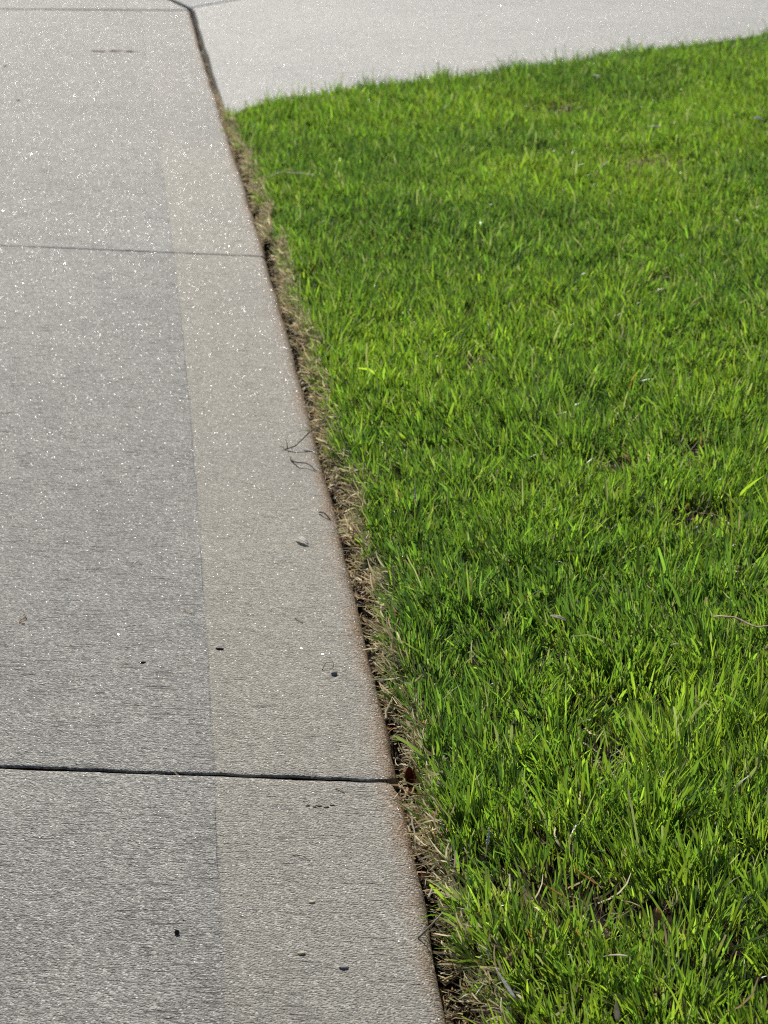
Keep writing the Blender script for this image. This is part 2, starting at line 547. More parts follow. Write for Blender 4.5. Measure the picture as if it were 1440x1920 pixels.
vs_ = np.arange(0.3, 5.52, 0.0045)
ur_ = np.concatenate([np.arange(-0.004, 0.075, 0.0022), [0.085, 0.10]])
URg, Vg = np.meshgrid(ur_, vs_)
Zg = trench_z(URg, Vg)
farcut = sstep(3.86, 3.91, Vg)
Zg = Zg * (1 - farcut) + np.where(URg > 0.018, -0.115, -0.016 - 0.020 * sstep(4.0, 4.6, Vg) + 0.008 * smooth_noise(URg, Vg, 0.02, 56)) * farcut
Xg, Yg = uv2xy(-URg, Vg)
me = np_mesh('soil_strip', np.stack([Xg, Yg, Zg], -1).reshape(-1, 3), grid_quads(*Xg.shape), M_SOIL, True)
link('soil_strip', me, kind='structure')

xs = np.linspace(-0.4, 2.1, 84); ys = np.linspace(0.2, 6.3, 200)
Xs, Ys = np.meshgrid(xs, ys)
ex = edge_x(Ys)
Zs = -0.009 + 0.008 * smooth_noise(Xs, Ys, 0.15, 61)
Zs = np.where((Xs < ex + 0.09) | (Ys > far_y(Xs) - 0.035), -0.12, Zs)
me = np_mesh('lawn_soil', np.stack([Xs, Ys, Zs], -1).reshape(-1, 3), grid_quads(*Xs.shape), M_SOIL, True)
link('lawn_soil', me, kind='structure')


# ------------------------------------------------------------------ grass
def lawn_z(x, y):
    return -0.006 + 0.010 * (smooth_noise(x, y, 0.35, 71) - 0.3)


HOLES = [(0.102, 2.285, 0.030), (0.330, 2.66, 0.035), (0.215, 1.95, 0.024), (0.275, 1.99, 0.024), (0.262, 1.79, 0.03),
         (0.117, 1.125, 0.034), (0.085, 1.145, 0.022), (0.150, 1.118, 0.016), (0.145, 1.325, 0.018), (0.30, 3.95, 0.07), (0.40, 3.45, 0.06)]


def strip_mesh(root, az, th0, kap, L, W, twist, dtw, prof, colfn, nlev=5, gz=None):
    """many tapered ribbons at once; every blade bends from th0 (from vertical) by kap over its length"""
    n = len(L)
    s = np.linspace(0, 1, nlev)
    th = th0[:, None] + kap[:, None] * s[None, :] ** 1.3
    seg = L[:, None] / (nlev - 1)
    dh = np.sin(th) * seg; dz = np.cos(th) * seg
    hh = np.concatenate([np.zeros((n, 1)), np.cumsum((dh[:, 1:] + dh[:, :-1]) / 2, 1)], 1)
    zz = np.concatenate([np.zeros((n, 1)), np.cumsum((dz[:, 1:] + dz[:, :-1]) / 2, 1)], 1)
    ca, sa = np.cos(az)[:, None], np.sin(az)[:, None]
    C = np.stack([root[:, 0:1] + ca * hh, root[:, 1:2] + sa * hh, root[:, 2:3] + zz], -1)
    T = np.stack([ca * np.sin(th), sa * np.sin(th), np.cos(th)], -1)
    perp = np.stack([-sa + 0 * th, ca + 0 * th, 0 * th], -1)
    nor = np.cross(perp, T)
    tw = twist[:, None] + dtw[:, None] * s[None, :]
    B = np.cos(tw)[..., None] * perp + np.sin(tw)[..., None] * nor
    w = W[:, None] * prof / 2
    Vt = np.stack([C - B * w[..., None], C + B * w[..., None]], 2).reshape(-1, 3)
    idx = np.arange(n * nlev * 2).reshape(n, nlev, 2)
    q = np.stack([idx[:, :-1, 0], idx[:, :-1, 1], idx[:, 1:, 1], idx[:, 1:, 0]], -1).reshape(-1, 4)
    col = np.repeat(colfn(s)[:, :, None, :], 2, axis=2).reshape(-1, 3)
    return Vt, q, col


def in_lawn(x, y):
    ur = (x - edge_x(y)) / np.sqrt(1 + edge_slope(y) ** 2)
    return (ur > root_u(y)) & (y < far_y(x) - 0.004) & (y < 6.0), ur


def half_width(y):
    return 0.1690 * np.sqrt(y * y + CAM_H ** 2) * 1.02


def scatter(density_fn, dmax, x0, x1, y0, y1, seed):
    g = np.random.default_rng(seed)
    n = int((x1 - x0) * (y1 - y0) * dmax)
    x = g.uniform(x0, x1, n); y = g.uniform(y0, y1, n)
    ok, ur = in_lawn(x, y)
    keep = ok & (g.random(n) * dmax < density_fn(x, y))
    return x[keep], y[keep], ur[keep]


def hole(x, y):
    h = np.zeros_like(x)
    for hx, hy, hr in HOLES:
        h = np.maximum(h, np.exp(-(((x - hx) / hr) ** 2 + ((y - hy) / (hr * 1.25)) ** 2)))
    return h


def dens(x, y):
    base = 57000.0 * np.interp(y, [0.8, 2.0, 3.0, 4.2, 5.2], [1.0, 0.95, 0.75, 0.55, 0.45])
    out = np.abs(x) > half_width(y) + 0.08
    base = np.where(out | (y < 0.88), base * 0.32, base)
    base = base * (0.35 + 0.5 * smooth_noise(x, y, 0.040, 81) + 1.0 * smooth_noise(x, y, 0.014, 86) ** 1.5)
    return base * (1 - 0.72 * hole(x, y))


def tufts(x, y, cell=0.052):
    """the turf grows in tussocks: distance (0 centre, 1 rim), outward direction and vigour of the nearest one"""
    gg = np.random.default_rng(93)
    jx, jy, jr = gg.random((128, 128)), gg.random((128, 128)), gg.random((128, 128))
    cx, cy = np.floor(x / cell).astype(int), np.floor(y / cell).astype(int)
    best = np.full(x.shape, 9.0); ox = np.zeros_like(x); oy = np.zeros_like(x); vr = np.zeros_like(x)
    for a in (-1, 0, 1):
        for b in (-1, 0, 1):
            ix, iy = cx + a, cy + b
            px = (ix + jx[ix % 128, iy % 128]) * cell; py = (iy + jy[ix % 128, iy % 128]) * cell
            d = np.hypot(x - px, y - py)
            m = d < best
            best = np.where(m, d, best); ox = np.where(m, (x - px) / (d + 1e-6), ox); oy = np.where(m, (y - py) / (d + 1e-6), oy)
            vr = np.where(m, jr[ix % 128, iy % 128], vr)
    return best / (cell * 0.75), ox, oy, vr


def grass(seed):
    g = np.random.default_rng(seed)
    tx, ty, tur = scatter(dens, 80000.0, -0.30, 1.35, 0.62, 5.8, seed)
    nt = len(tx)
    k = g.integers(2, 5, nt)                                   # leaves per shoot
    ti = np.repeat(np.arange(nt), k)
    n = len(ti)
    x, y, ur = tx[ti] + g.normal(0, 0.0012, n), ty[ti] + g.normal(0, 0.0012, n), tur[ti]
    out = (np.abs(x) > half_width(y) + 0.08) | (y < 0.88)
    rim = np.exp(-np.maximum(ur - root_u(y), 0) / 0.022)        # shoots hanging over the trench
    clump = 0.5 * smooth_noise(x, y, 0.06, 82) + 0.5 * smooth_noise(x, y, 0.016, 87); tall = smooth_noise(x, y, 0.17, 83)
    hl = hole(x, y)
    frim = np.exp(-np.maximum(far_y(x) - y, 0) / 0.05)
    td, tdx, tdy, tr = tufts(x, y)
    L = (0.0075 + 0.0105 * clump + 0.0060 * tall) * g.lognormal(0.0, 0.34, n) * (0.74 + 0.46 * tr) * (1.14 - 0.50 * np.clip(td, 0, 1.1) ** 2) * (1 - 0.45 * hl) + 0.003
    L = L * (1 - 0.10 * frim) * (1 - 0.12 * rim)
    L = np.where(g.random(n) < 0.06 * frim, L * 1.7, L)
    L = np.clip(L, 0.006, 0.050)
    W = g.lognormal(np.log(0.00104), 0.34, n).clip(0.0006, 0.0030) * np.interp(y, [1, 3, 5], [1.0, 1.10, 1.25])
    W = np.where(out, W * 1.6, W)
    broad = (g.random(n) < 0.03) & (rim < 0.15)
    W = np.where(broad, np.minimum(W * 1.9, 0.0030), W); L = np.where(broad, L * 1.25, L)
    # lean: own direction, plus field bias, plus fall toward the slab at the rim
    ta = g.uniform(0, 2 * np.pi, nt)[ti]
    a = ta + g.normal(0, 0.9, n)
    th = np.abs(g.normal(0.26, 0.24, n))
    fa = 2 * np.pi * smooth_noise(x, y, 0.22, 84) * 1.5
    vx = np.sin(th) * np.cos(a) + 0.30 * tdx * td + 0.12 * np.cos(fa) - 0.02 - 0.30 * rim * g.uniform(0.3, 1.2, n)
    vy = np.sin(th) * np.sin(a) + 0.30 * tdy * td + 0.12 * np.sin(fa) - 0.04 + 0.10 * rim * g.normal(0, 1.0, n)
    az = np.arctan2(vy, vx)
    th = np.arcsin(np.clip(np.hypot(vx, vy), 0.0, 0.97))
    kap = np.abs(g.normal(0.16, 0.28, n)) + np.where(g.random(n) < 0.07, g.uniform(0.5, 1.3, n), 0)
    twist = g.normal(0, 0.7, n); dtw = g.normal(0, 0.7, n)
    cut = g.random(n) < 0.35                                    # tips left blunt by the mower
    prof = np.array([0.62, 0.95, 1.0, 0.78, 0.06])[None, :] * np.ones((n, 1))
    prof[cut] = [0.62, 0.9, 1.0, 0.95, 0.62]
    # colour: each shoot its own green, some blades yellowing or dead
    yel = np.clip(0.25 * g.normal(0, 1, nt)[ti] + 0.8 * (smooth_noise(x, y, 0.20, 85) - 0.42) + 0.25 * g.normal(0, 1, n), -0.6, 1.0)
    base = np.array([0.034, 0.076, 0.0165])
    warm = np.array([0.070, 0.112, 0.0175])
    cool = np.array([0.020, 0.044, 0.019])
    t = yel[:, None]
    green = np.where(t > 0, base + (warm - base) * t, base + (cool - base) * (-t / 0.6))
    green = green * g.lognormal(0, 0.32, n)[:, None]
    silver = (g.random(n) < 0.07)[:, None]
    green = np.where(silver, np.array([0.095, 0.125, 0.085]), green)
    dead = g.random(n) < (0.008 + 0.09 * rim + 0.22 * hl)
    straw = np.array([0.30, 0.26, 0.155])[None, :] * g.lognormal(0, 0.25, n)[:, None]
    straw = np.where((g.random(n) < 0.10)[:, None], np.array([0.36, 0.22, 0.05]), straw)
    green = np.where(dead[:, None], straw, green)
    L = np.where(dead, L * 0.72, L)
    kap = np.where(dead, kap + 0.4, kap)
    tipdry = (g.random(n) < 0.04) & ~dead
    pale = np.array([0.20, 0.20, 0.085])

    def colfn(s):
        c = np.repeat(green[:, None, :], len(s), 1)
        f = np.clip(1 - s / 0.30, 0, 1)[None, :, None] * 0.65      # pale sheath at the foot
        c = c * (1 - f) + pale * f
        d = (np.clip((s - 0.72) / 0.28, 0, 1)[None, :] * tipdry[:, None])[..., None] * 0.9
        return c * (1 - d) + np.array([0.29, 0.26, 0.14]) * d
    z = lawn_z(x, y) - 0.002
    z = np.minimum(z, trench_z(ur, y) + 0.002)
    root = np.stack([x, y, z], -1)
    return strip_mesh(root, az, th, kap, L, W, twist, dtw, prof, colfn), n


(Vt, q, cl), nblades = grass(101)
print('grass blades', nblades, 'faces', len(q))
gme = np_mesh('lawn_grass', Vt, q, M_GRASS, True, None, cl)
go = link('lawn_grass', gme, kind='stuff')
go['label'] = 'thick green mown turf beside the concrete walk'
go['category'] = 'grass'


# dead sheaths and runners under the blades, and the frayed rim over the trench
def straw_field(n, x, y, z, Lr, Wr, elev, seed, az=None, curve=0.8, tint=None):
    g = np.random.default_rng(seed)
    if az is None: az = g.uniform(0, 2 * np.pi, n)
    L = g.uniform(*Lr, n) * g.lognormal(0, 0.25, n); W = g.uniform(*Wr, n)
    th = np.pi / 2 - g.normal(elev[0], elev[1], n)
    kap = g.normal(0, curve, n)
    base = np.array([[0.46, 0.38, 0.25], [0.60, 0.54, 0.40], [0.34, 0.27, 0.18], [0.17, 0.125, 0.085], [0.30, 0.30, 0.16], [0.30, 0.17, 0.09]])
    p = tint if tint is not None else [0.28, 0.22, 0.20, 0.14, 0.10, 0.06]
    c0 = base[g.choice(6, n, p=p)] * g.lognormal(0, 0.22, n)[:, None]
    prof = np.ones((n, 5)) * np.array([0.8, 1.0, 0.95, 0.8, 0.4])

    def colfn(s):
        return np.repeat(c0[:, None, :], len(s), 1)
    return strip_mesh(np.stack([x, y, z], -1), az, th, kap, L, W, g.normal(0, 0.8, n), g.normal(0, 1.2, n), prof, colfn)


tx, ty, tur = scatter(lambda x, y: 4000.0 * np.interp(y, [1, 3, 5], [1, 0.7, 0.4]) * np.where((np.abs(x) > half_width(y) + 0.08), 0.1, 1.0) * (1 + 2.0 * hole(x, y)), 14000.0, -0.3, 1.3, 0.6, 5.4, 201)
f = straw_field(len(tx), tx, ty, lawn_z(tx, ty) + 0.001, (0.008, 0.022), (0.0007, 0.0016), (0.25, 0.3), 202)
th_o = link('lawn_thatch', np_mesh('lawn_thatch', f[0], f[1], M_STRAW, True, None, f[2]), kind='stuff')
th_o['label'] = 'dead straw coloured thatch lying among the turf blades'; th_o['category'] = 'thatch'

# rim: frayed sheaths pointing out over the trench
g = np.random.default_rng(301)
n = 10000
v = g.uniform(0.6, 3.92, n); ru = root_u(v)
ur = ru + np.abs(g.normal(0, 0.005, n)) - 0.004
x, y = uv2xy(-ur, v)
z = trench_z(ur, v) + g.uniform(0.0, 0.016, n) * sstep(-0.006, 0.004, ur - ru) + 0.001
f1 = straw_field(n, x, y, z, (0.006, 0.015), (0.0006, 0.0014), (0.40, 0.42), 302, az=np.pi + g.normal(0, 0.9, n), curve=0.7,
                 tint=[0.22, 0.20, 0.10, 0.06, 0.38, 0.04])
# litter on the trench floor
n = 24000
v = g.uniform(0.6, 5.45, n); m = root_u(v)
ur = np.where(v < 3.88, g.uniform(0.0015, 1.0, n) * m, g.uniform(0.0, 0.011, n))
cl_ = smooth_noise(v, v * 0, 0.07, 303)
keep = g.random(n) < 0.05 + 1.2 * cl_
keep &= (v < 3.92) | (g.random(n) < np.interp(v, [3.92, 4.3, 5.0], [0.6, 0.18, 0.02]))
v, ur = v[keep], ur[keep]; n = len(v)
x, y = uv2xy(-ur, v)
z = np.where(v < 3.88, trench_z(ur, v), -0.010 - 0.018 * sstep(4.0, 4.6, v)) + g.uniform(0.0005, 0.004, n)
f2 = straw_field(n, x, y, z, (0.003, 0.010), (0.0005, 0.0014), (0.22, 0.28), 304, curve=1.1)
# a little brown litter fallen into the open joint
n = 420
u_ = g.uniform(-0.004, 0.62, n)
keep = g.random(n) < 0.15 + 1.1 * smooth_noise(u_, u_ * 0, 0.03, 305) ** 2
u_ = u_[keep]; n = len(u_)
x, y = uv2xy(u_, skew(u_, 1.2895 + g.normal(0, 0.0007, n)))
f3 = straw_field(n, x, y, g.uniform(-0.0065, -0.0025, n), (0.003, 0.008), (0.0006, 0.0016), (0.1, 0.25), 306, az=g.choice([0.0, np.pi], n) + g.normal(0.08, 0.2, n),
                 curve=0.5, tint=[0.12, 0.04, 0.22, 0.22, 0.0, 0.40])
o = len(f1[0]); o3 = o + len(f2[0])
lit = link('dry_litter', np_mesh('dry_litter', np.concatenate([f1[0], f2[0], f3[0]]), np.concatenate([f1[1], f2[1] + o, f3[1] + o3]), M_STRAW, True, None, np.concatenate([f1[2], f2[2], f3[2]])), kind='stuff')
lit['label'] = 'dry pale grass litter in the gap between concrete edge and turf'; lit['category'] = 'litter'

# crumbs of soil in the trench
ico = [(0, 0, 1), (0.89, 0, 0.45), (0.28, 0.85, 0.45), (-0.72, 0.53, 0.45), (-0.72, -0.53, 0.45), (0.28, -0.85, 0.45), (0.72, 0.53, -0.45), (-0.28, 0.85, -0.45), (-0.89, 0, -0.45), (-0.28, -0.85, -0.45), (0.72, -0.53, -0.45), (0, 0, -1)]
icf = [(0, 1, 2), (0, 2, 3), (0, 3, 4), (0, 4, 5), (0, 5, 1), (1, 6, 2), (2, 7, 3), (3, 8, 4), (4, 9, 5), (5, 10, 1), (2, 6, 7), (3, 7, 8), (4, 8, 9), (5, 9, 10), (1, 10, 6), (6, 11, 7), (7, 11, 8), (8, 11, 9), (9, 11, 10), (10, 11, 6)]
ico, icf = np.array(ico), np.array(icf)
n = 5000
v = g.uniform(0.6, 5.4, n)
ur = np.where(v < 3.88, g.uniform(0.0, 1.05, n) * root_u(v), g.uniform(0, 0.011, n))
x, y = uv2xy(-ur, v)
z = np.where(v < 3.88, trench_z(ur, v), -0.012 - 0.020 * sstep(4.0, 4.6, v))
rad = g.lognormal(np.log(0.0013), 0.5, n).clip(0.0005, 0.004)
vt = (ico[None] * (1 + 0.35 * g.normal(0, 1, (n, 12, 1))).clip(0.5, 1.6) * rad[:, None, None] * np.array([1, 1, 0.75]) + np.stack([x, y, z], -1)[:, None]).reshape(-1, 3)
fc = (icf[None] + (np.arange(n) * 12)[:, None, None]).reshape(-1, 3)
cr = link('soil_crumbs', np_mesh('soil_crumbs', vt, fc, M_SOIL, False), kind='stuff')
cr['label'] = 'dark soil crumbs in the gap along the concrete edge'; cr['category'] = 'soil'


# ------------------------------------------------------------------ single fallen things
def tube(bm, pts, radii, sides=6, flat=None):
    pts = [Vector(p) for p in pts]
    rings = []
    for i, p in enumerate(pts):
        t = (pts[min(i + 1, len(pts) - 1)] - pts[max(i - 1, 0)]).normalized()
        a = t.orthogonal().normalized(); b = t.cross(a)
        if i:
            pa = rings_a
            a = (pa - t * pa.dot(t)).normalized(); b = t.cross(a)
        if flat:
            a = t.cross(Vector((0, 0, 1))).normalized(); b = a.cross(t).normalized() * flat
        rings_a = a
        rings.append([bm.verts.new(p + (a * math.cos(q) + b * math.sin(q)) * radii[i]) for q in [2 * math.pi * s / sides for s in range(sides)]])
    for r0, r1 in zip(rings, rings[1:]):
        for s in range(sides):
            bm.faces.new((r0[s], r0[(s + 1) % sides], r1[(s + 1) % sides], r1[s]))
    bm.faces.new(rings[0][::-1]); bm.faces.new(rings[-1])


def bezier(ctrl, n=10, wob=0.0):
    ctrl = [Vector(c) for c in ctrl]
    out = []
    m = len(ctrl)
    for i in range(n):
        t = i / (n - 1) * (m - 1)
        k = min(int(t), m - 2); f = t - k
        p0, p1, p2, p3 = ctrl[max(k - 1, 0)], ctrl[k], ctrl[k + 1], ctrl[min(k + 2, m - 1)]
        q = 0.5 * ((2 * p1) + (p2 - p0) * f + (2 * p0 - 5 * p1 + 4 * p2 - p3) * f * f + (3 * p1 - p0 - 3 * p2 + p3) * f ** 3)
        out.append(q + Vector((random.gauss(0, wob), random.gauss(0, wob), random.gauss(0, wob))))
    return out


def done(name, bm, mat, origin=None, parent=None, smooth=True, **kw):
    me = bpy.data.meshes.new(name)
    if origin is not None:
        bmesh.ops.translate(bm, verts=bm.verts, vec=-Vector(origin))
    bmesh.ops.recalc_face_normals(bm, faces=bm.faces)
    bm.to_mesh(me); bm.free()
    for p in me.polygons: p.use_smooth = smooth
    me.materials.append(mat)
    o = link(name, me, parent, **kw)
    if origin is not None: o.location = origin
    return o


def stick(name, ctrl, r0, r1, mat, parent=None, wob=0.0, side=None, flat=None, **kw):
    bm = bmesh.new()
    pts = bezier(ctrl, 12, wob)
    tube(bm, pts, [r0 + (r1 - r0) * i / 11 for i in range(12)], 6, flat)
    for fr, vec, rr in (side or []):
        b = pts[int(fr * 11)]
        v_ = Vector(vec)
        tube(bm, bezier([b, b + v_ * 0.5 + Vector((0, 0, v_.length * 0.12)), b + v_], 6, wob), [rr * (1 - 0.1 * i) for i in range(6)], 5)
    return done(name, bm, mat, Vector(ctrl[0]), parent, **kw)


def leaf(name, base, az, length, width, mat, pitch=0.1, curl=0.6, cup=0.5, roll=0.0, thick=0.00025, prof=None, parent=None, **kw):
    """a curled blade-like or oval leaf with real thickness"""
    bm = bmesh.new()
    nl, nw = 9, 5
    prof = prof or (lambda t: math.sin(math.pi * min(1, 0.06 + 0.94 * t)) ** 0.75)
    rows = []
    p = Vector((0, 0, 0)); ang = pitch
    for i in range(nl):
        t = i / (nl - 1)
        w = width * max(0.06, prof(t)) / 2
        row = []
        for j in range(nw):
            s = j / (nw - 1) * 2 - 1
            a = s * cup
            row.append(bm.verts.new(p + Vector((-math.sin(ang) * w * abs(a) * 0.6, s * w * math.cos(a * 0.6), math.cos(ang) * w * abs(a) * 0.6 + random.gauss(0, width * 0.02)))))
        rows.append(row)
        ang += curl / (nl - 1)
        p = p + Vector((math.cos(ang), 0, math.sin(ang))) * (length / (nl - 1))
    for r0, r1 in zip(rows, rows[1:]):
        for j in range(nw - 1):
            bm.faces.new((r0[j], r0[j + 1], r1[j + 1], r1[j]))
    bm.normal_update()
    bmesh.ops.solidify(bm, geom=list(bm.faces), thickness=thick)
    o = done(name, bm, mat, None, parent, **kw)
    o.location = base
    o.rotation_euler = (roll, 0, az)
    return o


def lump(name, loc, r, sq, mat, rz=0.0, rough=0.3, parent=None, sub=2, **kw):
    bm = bmesh.new()
    bmesh.ops.create_icosphere(bm, subdivisions=sub, radius=1.0)
    off = Vector((random.random() * 50, random.random() * 50, 0))
    for v_ in bm.verts:
        d = v_.co.normalized()
        k_ = 1 + rough * noise.noise(d * 1.6 + off) + rough * 0.5 * noise.noise(d * 4 + off)
        v_.co = Vector((d.x * sq[0], d.y * sq[1], d.z * sq[2])) * r * k_
    o = done(name, bm, mat, None, parent, **kw)
    o.location = loc; o.rotation_euler = (0, 0, rz)
    return o


M_BLACK = plain('black_bark', (0.016, 0.013, 0.010), (0.04, 0.033, 0.026), 0.8)
M_PEBBLE = plain('grey_pebble', (0.16, 0.16, 0.155), (0.26, 0.25, 0.23), 0.75)
M_BUFF = plain('buff_pebble', (0.45, 0.40, 0.26), (0.58, 0.52, 0.38), 0.7)
M_HUSK = plain('pale_husk', (0.58, 0.57, 0.53), (0.76, 0.74, 0.69), 0.5, trans=0.5)
M_TWIG = plain('grey_twig', (0.30, 0.25, 0.18), (0.50, 0.44, 0.35), 0.75, trans=0.3)
M_DTWIG = plain('dark_twig', (0.09, 0.065, 0.048), (0.17, 0.125, 0.095), 0.8)
M_BROWN = plain('brown_stem', (0.46, 0.31, 0.19), (0.70, 0.53, 0.37), 0.6, trans=0.3)
M_PALE = plain('bleached_straw', (0.60, 0.53, 0.40), (0.78, 0.71, 0.57), 0.6, trans=0.5)
M_RUST = plain('rust_leaf', (0.16, 0.032, 0.008), (0.26, 0.065, 0.015), 0.55, trans=0.45)
M_AMBER = plain('amber_leaf', (0.42, 0.19, 0.035), (0.55, 0.30, 0.08), 0.5, trans=0.4)
M_YELLOW = plain('yellow_leaf', (0.45, 0.36, 0.02), (0.60, 0.50, 0.05), 0.5, trans=0.45)
M_GLEAF = plain('green_leaf', (0.10, 0.20, 0.02), (0.16, 0.28, 0.03), 0.5, trans=0.45)
M_WHITE = plain('white_floret', (0.62, 0.61, 0.60), (0.78, 0.77, 0.75), 0.7, trans=0.2)


def near_slab(px_u, v, z=0.0006):
    return P(px_u, v, z)


def G(x, y, z=0.0):
    return Vector((x, y, z))


# on the concrete
lump('bark_chip', G(-0.113, 1.099, 0.0010), 0.0018, (0.8, 0.75, 0.85), M_BLACK, 0.3, 0.35,
     label='tiny black chip lying alone on the nearest sidewalk slab left of the trowel line', cat='bark chip')
lump('bark_flake', G(-0.1175, 1.5055, 0.0008), 0.0027, (1.15, 0.5, 0.3), M_BLACK, -0.1, 0.3,
     label='thin black sliver on the middle slab just right of the trowel line', cat='bark chip')
pb = lump('pebble', G(-0.0345, 1.459, 0.0012), 0.0021, (1.15, 0.95, 0.75), M_PEBBLE, 0.4, 0.3,
          label='small grey pebble on the trowelled border with a curled fibre behind it', cat='pebble')
stick('fibre', [(-0.043, 1.466, 0.0008), (-0.041, 1.473, 0.003), (-0.037, 1.474, 0.0035), (-0.036, 1.482, 0.001)], 0.0003, 0.0002, M_DTWIG,
      label='hair thin dark fibre curled behind the grey pebble', cat='twig')
lump('buff_pebble', G(-0.0444, 1.0775, 0.0004), 0.0018, (1.25, 1.0, 0.4), M_BUFF, 0.2, 0.25,
     label='flat buff stone set in the border near the bottom of the picture, lower of two', cat='pebble')
lump('buff_pebble', G(-0.0404, 1.134, 0.0004), 0.0016, (1.2, 1.0, 0.4), M_BUFF, -0.3, 0.25,
     label='flat buff stone set in the border above another like it, upper of two', cat='pebble')
lump('pebble', G(-0.0212, 1.0624, 0.0003), 0.0019, (1.4, 0.8, 0.5), M_PEBBLE, 0.1, 0.6,
     label='dark grit stone near the bottom edge, right of the flat buff stones', cat='pebble')
for (dx, dy, rr, fl, lb) in ((-0.0105, 0.0006, 0.0012, 0.5, 'leftmost'), (-0.0065, -0.0012, 0.0009, 0.4, 'second from the left'), (-0.0035, 0.0002, 0.0015, 0.4, 'largest, in the middle'),
                             (0.0008, -0.0018, 0.0011, 0.5, 'nearest to the camera'), (0.0045, 0.0010, 0.0010, 0.4, 'rightmost')):
    lump('grit', G(-0.0360 + dx, 1.2545 + dy, 0.0002), rr, (1.5, 0.7, fl), M_DTWIG, random.uniform(-0.4, 0.4), 0.7,
         label='dark grit crumb in a row below the open slab joint, ' + lb, cat='grit', group='row of dark grit crumbs on the border')
leaf('seed_husk', G(-0.0716, 1.7395, 0.0012), R(-52), 0.0175, 0.0062, M_HUSK, pitch=0.22, curl=-0.45, cup=0.9,
     label='pale curled seed husk lying on the trowelled border', cat='husk')
tw = stick('green_twig', [(-0.0905, 1.984, 0.0012), (-0.082, 1.9815, 0.004), (-0.073, 1.990, 0.010), (-0.063, 2.004, 0.0155), (-0.050, 2.020, 0.012)], 0.0008, 0.0005, M_TWIG,
           wob=0.0003, side=[(0.16, (-0.002, 0.004, 0.008), 0.0005), (0.12, (0.005, -0.004, 0.001), 0.0005), (0.05, (-0.005, 0.002, 0.002), 0.0005)],
           label='small forked twig with one green leaf reaching from the gap onto the concrete', cat='twig')
lf = leaf('leaf', Vector((0.022, 0.013, 0.013)), R(170), 0.010, 0.0042, M_GLEAF, pitch=0.15, curl=-0.5, parent=tw)
stick('dark_root', [(-0.084, 1.952, 0.0008), (-0.077, 1.935, 0.0035), (-0.069, 1.932, 0.004), (-0.060, 1.920, 0.001)], 0.0008, 0.0004, M_DTWIG,
      side=[(0.05, (-0.002, 0.006, 0.002), 0.0004)], wob=0.0003,
      label='dark thin root lying on the rounded edge below the forked twig', cat='twig')
stick('dark_root', [(-0.0545, 1.806, 0.001), (-0.049, 1.797, 0.0025), (-0.041, 1.785, -0.004)], 0.0007, 0.0005, M_DTWIG,
      label='short dark rootlet crossing the edge above the pale husk', cat='twig')
stick('straw', [(-0.150, 1.581, 0.0006), (-0.146, 1.579, 0.0016), (-0.141, 1.572, 0.0006)], 0.0004, 0.0003, M_PALE,
      label='short pale straw lying on the middle slab beside the trowel line', cat='straw')
stick('straw', [(-0.268, 1.573, 0.0006), (-0.265, 1.566, 0.002), (-0.269, 1.558, 0.0006), (-0.264, 1.553, 0.001)], 0.0004, 0.0003, M_AMBER,
      label='kinked tan straw near the left border of the picture on the middle slab', cat='straw')
lump('bark_flake', G(-0.170, 1.4808, 0.0006), 0.0020, (1.2, 0.5, 0.3), M_BLACK, 0.2, 0.3,
     label='small dark sliver on the middle slab left of the trowel line', cat='bark chip')
stick('clipping', [(-0.0300, 1.2790, 0.0005), (-0.0275, 1.2770, 0.0012), (-0.0245, 1.2725, 0.0005)], 0.0005, 0.0003, M_PALE,
      label='tiny pale clipping on the border just below the open joint, above the grit row', cat='clipping')
stick('clipping', [(-0.0660, 1.5660, 0.0005), (-0.0635, 1.5620, 0.0014), (-0.0600, 1.5560, 0.0005)], 0.0005, 0.0003, M_PALE,
      label='tiny pale clipping in the middle of the border between the husk and the grey pebble', cat='clipping')
stick('dark_hair', [(-0.0530, 1.1900, 0.0004), (-0.0480, 1.1880, 0.0010), (-0.0430, 1.1830, 0.0004)], 0.0003, 0.0002, M_DTWIG,
      label='fine dark fibre lying on the border between the grit row and the flat buff stones', cat='twig')
bm = bmesh.new()
tube(bm, bezier([(-0.604, 4.737, 0.0004), (-0.575, 4.728, 0.0012), (-0.545, 4.737, 0.0008), (-0.52, 4.726, 0.0012), (-0.503, 4.732, 0.0004)], 14, 0.0012), [0.0018] * 14, 5)
done('twig', bm, M_BROWN, Vector((-0.55, 4.73, 0)), label='thin brown twig lying across the far end of the walk', cat='twig')
for (x, y, r, lb) in ((-0.652, 4.07, 0.0048, 'dark speck of bark at the left border on the far slab, nearer of two'), (-0.745, 4.51, 0.0050, 'dark speck of bark at the left border on the far slab, farther of two'),
                      (0.22, 5.35, 0.006, 'brown speck of bark alone on the pale driveway, left of the other'), (0.55, 5.16, 0.0055, 'brown speck of bark alone on the pale driveway above the turf tips')):
    lump('bark_speck', G(x, y, 0.0010), r * 0.72, (1.1, 0.8, 0.35), M_DTWIG, random.random(), 0.3, sub=1, label=lb, cat='bark chip')

